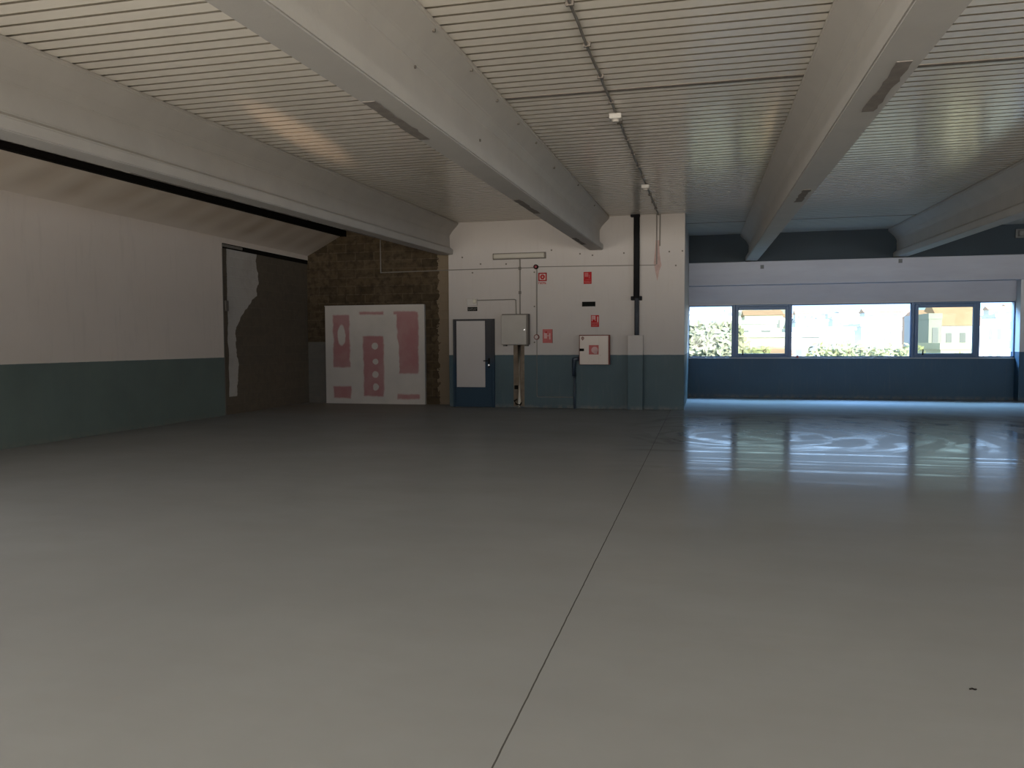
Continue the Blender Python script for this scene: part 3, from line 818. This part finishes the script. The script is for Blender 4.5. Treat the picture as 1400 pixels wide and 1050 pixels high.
mb = MB().box(-3.575, -3.505, Y - 0.0125, Y - 0.0101, 1.60, 1.73); mb.box(-3.455, -3.425, Y - 0.0125, Y - 0.0101, 1.58, 1.72); mb.box(-3.505, -3.455, Y - 0.0125, Y - 0.0101, 1.655, 1.672)
mb.build('pictogram', M['pink_white'], r4)
mb = MB().cyl((-3.525, Y - 0.0126, 1.742), (-3.525, Y - 0.0145, 1.742), 0.022, 14)
mb.build('pictogram_detail', M['red'], r4)
MB().box(-3.384, -3.376, Y - 0.016, Y - 0.001, 1.49, 1.81).build('sign_edge', M['red_rim'], r4)
tag(MB().box(-2.694, -2.394, Y - 0.015, Y - 0.001, 2.318, 2.425, 0.002).build('black_plate', M['sign_black']), 'plain black rectangular plate on the wall between the two red fire signs', 'plate')

# fire hose cabinet
root = thing('fire_hose_cabinet', (-2.395, Y, 1.01), 'white fire hose cabinet with red rim and small square window', 'cabinet')
MB().box(-2.74, -2.055, Y - 0.17, Y - 0.001, 1.005, 1.675, 0.012).build('cabinet_body', M['red_rim'], root)
dd = MB()
wx0, wx1, wz0, wz1 = -2.515, -2.295, 1.235, 1.445
X0, X1, Z0, Z1 = -2.722, -2.082, 1.012, 1.655
dd.box(X0, wx0, Y - 0.192, Y - 0.172, Z0, Z1, 0.004); dd.box(wx1, X1, Y - 0.192, Y - 0.172, Z0, Z1, 0.004)
dd.box(wx0, wx1, Y - 0.192, Y - 0.172, Z0, wz0, 0.0); dd.box(wx0, wx1, Y - 0.192, Y - 0.172, wz1, Z1, 0.0)
door = dd.build('cabinet_door', M['bie_white'], root)
mb = MB().box(wx0, wx1, Y - 0.182, Y - 0.172, wz0, wz1); 
sub(mb, 'window_panel', M['red_faded'], door, root)
sub(MB().cyl((-2.385, Y - 0.182, 1.335), (-2.385, Y - 0.19, 1.335), 0.075, 20).box(-2.40, -2.33, Y - 0.19, Y - 0.182, 1.25, 1.33), 'hose_reel', M['pink_white'], door, root)
sub(MB().box(-2.722, -2.622, Y - 0.20, Y - 0.192, 1.31, 1.37, 0.003), 'latch', M['sign_black'], door, root)
mb = MB(); ringmesh(mb, -2.655, 1.60, 0.016, 0.034, Y - 0.194, Y - 0.1921, 16); mb.box(-2.66, -2.65, Y - 0.194, Y - 0.1921, 1.545, 1.64)
sub(mb, 'pictogram', M['red_rim'], door, root)
sub(MB().cyl((-2.255, Y - 0.192, 1.215), (-2.255, Y - 0.197, 1.215), 0.012, 10), 'key_point', M['sign_white'], door, root)

tag(MB().path([(-2.742, Y - 0.06, 1.135), (-2.83, Y - 0.06, 1.135), (-2.865, Y - 0.06, 1.12), (-2.875, Y - 0.06, 1.08), (-2.875, Y - 0.06, 0.74)], 0.048, 14).path(
    [(-2.862, Y - 0.05, 0.76), (-2.862, Y - 0.05, 0.0)], 0.028, 12).build('water_pipe', M['blue_pipe'], smooth=True),
    'dark blue water pipe from the hose cabinet down to the floor', 'pipe')

# boxed column and black downpipe
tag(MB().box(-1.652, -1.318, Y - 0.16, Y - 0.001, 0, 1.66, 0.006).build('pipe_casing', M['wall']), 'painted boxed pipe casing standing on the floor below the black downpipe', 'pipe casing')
root = thing('downpipe', (-1.466, Y, 1.66), 'tall black downpipe from the ceiling to the painted casing', 'pipe')
MB().path([(-1.468, Y - 0.095, zc(Y) - 0.001), (-1.468, Y - 0.095, 2.48)], 0.066, 16).build('upper_pipe', M['black_pipe'], root, smooth=True)
MB().path([(-1.460, Y - 0.085, 2.49), (-1.460, Y - 0.085, 1.661)], 0.052, 16).build('lower_pipe', M['slate_pipe'], root, smooth=True)
MB().box(-1.592, -1.35, Y - 0.12, Y - 0.001, 2.435, 2.525, 0.01).build('pipe_bracket', M['black_pipe'], root)
MB().box(-1.60, -1.40, Y - 0.16, Y - 0.001, zc(Y) - 0.045, zc(Y) - 0.002).build('ceiling_collar', M['black_pipe'], root)
# twin conduit with rusty stain
for x, z0, lab in ((-1.036, 3.22, 'left'), (-0.966, 3.62, 'right')):
    tag(MB().path([(x, Y - 0.016, zc(Y) - 0.002), (x, Y - 0.016, z0)], 0.013).build('conduit', M['steel_grey']),
        '%s one of the twin vertical conduits right of the black downpipe' % lab, 'conduit')
mb = MB()
L = [(-1.06, 3.75), (-1.075, 3.5), (-1.10, 3.25), (-1.07, 3.1), (-1.02, 2.85), (-0.98, 3.08), (-0.93, 3.2), (-0.95, 3.3), (-0.975, 3.5), (-0.98, 3.75)]
mb.prism(L, Y - 0.003, Y + 0.002)
tag(mb.build('plaster_patch', mat('pinkish_filler', (0.36, 0.255, 0.23), 0.8, 0.2, 0.2, 9)), 'pinkish smear of filler under the twin conduits', 'plaster patch')

# ceiling conduit with two boxes
root = thing('ceiling_conduit', (-1.0, 9, zc(9) - 0.05), 'long thin conduit clipped under the ceiling deck towards the downpipe', 'conduit')
mb = MB(); pts = []
for i in range(60):
    y = -2 + i * (17.82 + 2) / 59
    pts.append((-1.0 + random.uniform(-0.006, 0.006), y, zc(y) - 0.022 + random.uniform(-0.003, 0.003)))
mb.path(pts, 0.013, 8); mb.build('conduit_run', M['steel_grey'], root)
y = 4.2
while y < 17.5:
    MB().box(-1.03, -0.97, y - 0.012, y + 0.012, zc(y) - 0.04, zc(y) - 0.001).build('conduit_clip', M['cabinet_edge'], root)
    y += 0.9
for y, lab in ((9.16, 'nearer of the two small pale boxes on the ceiling conduit'), (13.86, 'farther of the two small pale boxes on the ceiling conduit')):
    root = thing('smoke_detector', (-1.0, y, zc(y) - 0.11), lab, 'detector', 'boxes on the ceiling conduit')
    MB().box(-1.07, -0.93, y - 0.07, y + 0.07, zc(y) - 0.10, zc(y) - 0.037, 0.012).build('detector_base', M['conduit_light'], root)
    MB().cyl((-1.0, y, zc(y) - 0.10), (-1.0, y, zc(y) - 0.125), 0.05, 16, 0.035).build('detector_head', M['white_plastic'], root)

# lamp on the dark wall at the right edge
root = thing('strip_light', (8.2, D2, 4.05), 'grey strip light on the dark wall at the far right, above the ring beam', 'lamp')
MB().box(7.55, 8.85, D2 - 0.06, D2 - 0.001, 4.07, 4.29, 0.01).build('housing', M['dim_housing'], root)
MB().box(7.60, 8.80, D2 - 0.12, D2 - 0.06, 4.10, 4.26, 0.03).build('lamp_diffuser', M['dim_housing'], root)

# conduit on the block wall
tag(MB().path([(-7.81, D3 - 0.016, 3.26), (-5.90, D3 - 0.016, 3.275)], 0.012).build('conduit', M['steel_grey']), 'thin horizontal conduit across the bare block wall', 'conduit')
tag(MB().path([(-7.815, D3 - 0.016, 4.28), (-7.815, D3 - 0.016, 3.25)], 0.014).build('conduit', M['steel_grey']), 'thin vertical conduit high on the bare block wall', 'conduit')
# plasterboard
root = thing('plasterboard_panel', (-7.98, D3 - 0.05, 0), 'large white plasterboard panel with pink unfilled areas against the block wall', 'panel')
MB().box(BX0, BX1, D3 - 0.10, D3 - 0.012, 0.0, BH).build('board', M['board'], root)
MB().box(BX1, BX1 + 0.02, D3 - 0.105, D3 - 0.012, 0.0, BH + 0.01).build('edge_bead', M['board_edge'], root)
MB().box(BX0 - 0.015, BX1, D3 - 0.105, D3 - 0.012, BH, BH + 0.012).build('top_bead', M['board_edge'], root)

# scrap on the floor
tag(MB().path([(1.122, 3.70, 0.0035), (1.135, 3.707, 0.004), (1.142, 3.701, 0.0035), (1.15, 3.705, 0.0035)], 0.0028, 6).build('wire_scrap', M['black_steel']),
    'tiny dark scrap lying on the floor at lower right', 'scrap')

# ------------------------------------------------------------------ outside: a pale hillside town
def at(u, v, y):
    """world point seen at photograph position (u, v) at depth y"""
    dv = RT * ((u - 700) / FPX) - UP * ((v - 525) / FPX) + FW
    t = y / dv.y
    return (dv.x * t, 1.5 + dv.z * t)
M['o_white'] = mat('white_render', (0.80, 0.82, 0.86), 0.8, 0.2, 0.04, 0.2)
M['o_cream'] = mat('cream_render', (0.74, 0.71, 0.62), 0.8, 0.2, 0.05, 0.2)
M['o_orange'] = mat('terracotta_render', (0.60, 0.40, 0.29), 0.8, 0.2, 0.1, 0.5)
M['o_roof'] = mat('terracotta_roof_tiles', (0.58, 0.37, 0.26), 0.8, 0.2, 0.15, 0.8)
M['o_grey'] = mat('pale_grey_render', (0.42, 0.44, 0.45), 0.8, 0.2, 0.08, 0.4)
M['o_glass'] = mat('far_window_glass', (0.25, 0.28, 0.33), 0.4, 0.3)
M['o_ground'] = mat('dry_hillside', (0.36, 0.37, 0.27), 0.9, 0.1, 0.3, 0.05)
M['leaf'] = mat('sunlit_leaves', (0.40, 0.43, 0.24), 0.7, 0.2, 0.35, 1.5)
M['leaf_pale'] = mat('olive_leaves', (0.42, 0.44, 0.30), 0.7, 0.2, 0.35, 1.5)
M['bark'] = mat('bark', (0.16, 0.12, 0.09), 0.9, 0.1, 0.3, 4)

def hz(x, y):
    t = max(0.0, (y - 130) / 500)
    base = -7.5 + 2.0 * min(1, (y - 24) / 100)
    r = 30 * (1 - math.exp(-t * 1.2)) * (0.85 + 0.2 * math.sin(x * 0.011 + 1.0) + 0.12 * math.sin(x * 0.037 + y * 0.004))
    return base + r
g = MB(); gx = [-160 + 14 * i for i in range(42)]; gy = [23.5 + 14 * i for i in range(54)]
grid = [[g.bm.verts.new((x, y, hz(x, y))) for x in gx] for y in gy]
for j in range(len(gy) - 1):
    for i in range(len(gx) - 1):
        g.bm.faces.new((grid[j][i], grid[j][i + 1], grid[j + 1][i + 1], grid[j + 1][i]))
struct(g.build('ground', M['o_ground'], origin=(100, 200, -7), smooth=True))

def house(x0, x1, y, dep, z1, wall, roof, label, wins=(3, 2), roof_h=0.0, win_rows=None, group=None):
    """flat or gabled house; front at depth y"""
    zg = min(hz(x0, y), hz(x1, y), hz(x0, y + dep), hz(x1, y + dep)) - 0.3
    root = thing('house', ((x0 + x1) / 2, y, zg), label, 'building', group)
    MB().box(x0, x1, y, y + dep, zg, z1).build('wall', wall, root)
    o = 0.03 * (x1 - x0)
    if roof_h > 0:
        MB().prism([(y - o, z1), (y + dep + o, z1), (y + dep / 2, z1 + roof_h)], x0 - o, x1 + o, 'YZ').build('roof', roof, root)
    else:
        MB().box(x0 - o, x1 + o, y - o, y + dep, z1, z1 + 0.03 * (z1 - zg) + 0.15).build('roof', roof, root)
    nx, nz = wins
    H = z1 - zg
    fl = 3.0
    for r_ in range(nz):
        zt = z1 - 0.7 - r_ * fl
        if zt - 1.4 < zg: break
        for i in range(nx):
            w_ = (x1 - x0) / nx
            xa = x0 + (i + 0.28) * w_
            MB().box(xa, xa + w_ * 0.44, y - 0.06, y + 0.05, zt - 1.3, zt).build('window', M['o_glass'], root)
    return root

# mid-distance buildings, placed in town coordinates (X metres, depth, top height)
def px_house(u0, u1, vtop, y, dep, wall, roof, label, wins, roof_h=0.0, group=None):
    (x0, _), (x1, _) = at(u0, vtop, y), at(u1, vtop, y)
    z1 = at((u0 + u1) / 2, vtop, y)[1]
    return house(x0, x1, y, dep, z1, wall, roof, label, wins, roof_h, None, group)
px_house(930, 985, 430, 110, 10, M['o_white'], M['o_white'], 'white house behind the tree in the leftmost pane', (3, 3))
px_house(1003, 1062, 443, 95, 12, M['o_white'], M['o_white'], 'white house with dark balcony opening in the left opening sash', (2, 2))
px_house(1018, 1070, 431, 130, 10, M['o_cream'], M['o_roof'], 'cream house with low orange roof in the left opening sash', (4, 1), 1.0)
px_house(1012, 1120, 461, 70, 10, M['o_cream'], M['o_white'], 'long pale building low in the left opening sash', (6, 1))
px_house(1046, 1085, 484, 53, 5, M['o_orange'], M['o_roof'], 'low orange roofed shed at the bottom of the left opening sash', (2, 1), 0.4)
px_house(1086, 1168, 452, 100, 14, M['o_white'], M['o_white'], 'white block in the left half of the middle pane', (4, 2))
px_house(1088, 1132, 440, 150, 12, M['o_white'], M['o_grey'], 'white house with grey windows at upper left of the middle pane', (4, 2))
px_house(1139, 1205, 436, 172, 14, M['o_white'], M['o_white'], 'broad white block high in the centre of the middle pane', (4, 2))
px_house(1178, 1250, 446, 118, 14, M['o_white'], M['o_white'], 'white block in the right half of the middle pane', (3, 2))
px_house(1196, 1262, 434, 190, 12, M['o_cream'], M['o_white'], 'cream block high at right of the middle pane', (5, 2))
px_house(1255, 1275, 432, 80, 6, M['o_orange'], M['o_roof'], 'orange house at the left edge of the right opening sash', (2, 2), 0.5)
px_house(1270, 1288, 436, 70, 8, M['o_grey'], M['o_grey'], 'tall grey block in the right opening sash', (1, 1))
px_house(1288, 1345, 445, 85, 9, M['o_white'], M['o_roof'], 'white house with orange pitched roof in the right opening sash', (3, 2), 2.6)
px_house(1286, 1330, 478, 52, 6, M['o_cream'], M['o_cream'], 'low cream house at the bottom of the right opening sash', (2, 1))
px_house(1338, 1372, 441, 105, 10, M['o_white'], M['o_grey'], 'white house in the left of the rightmost pane', (3, 3))
px_house(1362, 1420, 433, 140, 12, M['o_white'], M['o_white'], 'white block at the right of the rightmost pane', (4, 3))

# far houses scattered up the hillside
walls = [M['o_white'], M['o_white'], M['o_cream'], M['o_white'], M['o_grey']]
taken = []
i = 0
while i < 46:
    y = random.uniform(215, 560)
    u = random.uniform(935, 1400)
    x = at(u, 440, y)[0]
    w_ = random.uniform(7, 16); hh = random.uniform(4, 8); dp = random.uniform(7, 11)
    if any(abs(x - q[0]) < (w_ + q[2]) / 2 + 1.5 and y < q[1] + q[3] + 2 and q[1] < y + dp + 2 for q in taken): continue
    taken.append((x, y, w_, dp))
    z0 = hz(x, y)
    house(x - w_ / 2, x + w_ / 2, y, dp, z0 + hh, walls[i % 5], M['o_roof'] if i % 3 == 0 else M['o_white'],
          'small pale house far up the hillside beyond the strip window', (3, 2), 1.5 if i % 3 == 0 else 0, None, 'far hillside houses')
    i += 1

# trees
def tree(u, vtop, y, rad, label, lm, n=1500, group=None, leaf=0.22):
    x, zt = at(u, vtop, y)
    zg = hz(x, y)
    root = thing('tree', (x, y, zg), label, 'tree', group)
    H = zt - zg
    t = MB().cyl((x, y, zg - 0.2), (x, y, zg + H * 0.6), 0.18, 10, 0.08)
    blobs = []
    for i in range(18):
        a = 2.4 * i + random.uniform(-0.3, 0.3); f = (i + 0.5) / 18
        rr = rad * (0.25 + 0.6 * math.sin(math.pi * min(1.0, 0.15 + f * 0.85)) * random.uniform(0.6, 1.0))
        blobs.append(Vector((x + rr * math.cos(a), y + rr * math.sin(a), zt - rad * (0.4 + 1.7 * f))))
    blobs.append(Vector((x, y, zt - rad * 0.45)))
    for bpnt in blobs: t.path([(x, y, zg + H * 0.45), tuple((Vector((x, y, zg + H * 0.55)) + bpnt) / 2), tuple(bpnt)], 0.04, 6)
    t.build('trunk', M['bark'], root)
    c = MB()
    for i in range(n):
        bpnt = random.choice(blobs)
        v = Vector((random.gauss(0, 1), random.gauss(0, 1), random.gauss(0, 1))).normalized() * rad * 0.5 * random.uniform(0.5, 1.0) ** 0.5
        p = bpnt + Vector((v.x, v.y, v.z * 0.8))
        e1 = Vector((random.gauss(0, 1), random.gauss(0, 1), random.gauss(0, 1))).normalized()
        e2 = e1.orthogonal().normalized() * leaf * 0.5
        e1 = e1 * leaf
        c.bm.faces.new([c.bm.verts.new(p - e1), c.bm.verts.new(p + e2), c.bm.verts.new(p + e1), c.bm.verts.new(p - e2)])
    c.build('foliage', lm, root, recalc=False)
    return root
tree(962, 437, 42, 2.1, 'pale leafy tree filling the leftmost pane', M['leaf_pale'], 7000)
tree(992, 458, 47, 1.5, 'smaller bush to the right of the tree in the leftmost pane', M['leaf_pale'], 900)
tree(1030, 473, 50, 1.1, 'yellow green bush at the bottom of the left opening sash', M['leaf'], 900)
tree(1141, 463, 50, 1.6, 'bushy tree at bottom of the middle pane, left one', M['leaf'], 1100)
tree(1184, 471, 57, 1.2, 'bushy tree at bottom of the middle pane, just left of its centre gap', M['leaf_pale'], 1100)
tree(1224, 467, 52, 1.9, 'broad bushy tree at bottom right of the middle pane', M['leaf'], 1300)
tree(1312, 482, 44, 1.0, 'yellowish bush at the bottom of the right opening sash', M['leaf'], 600)
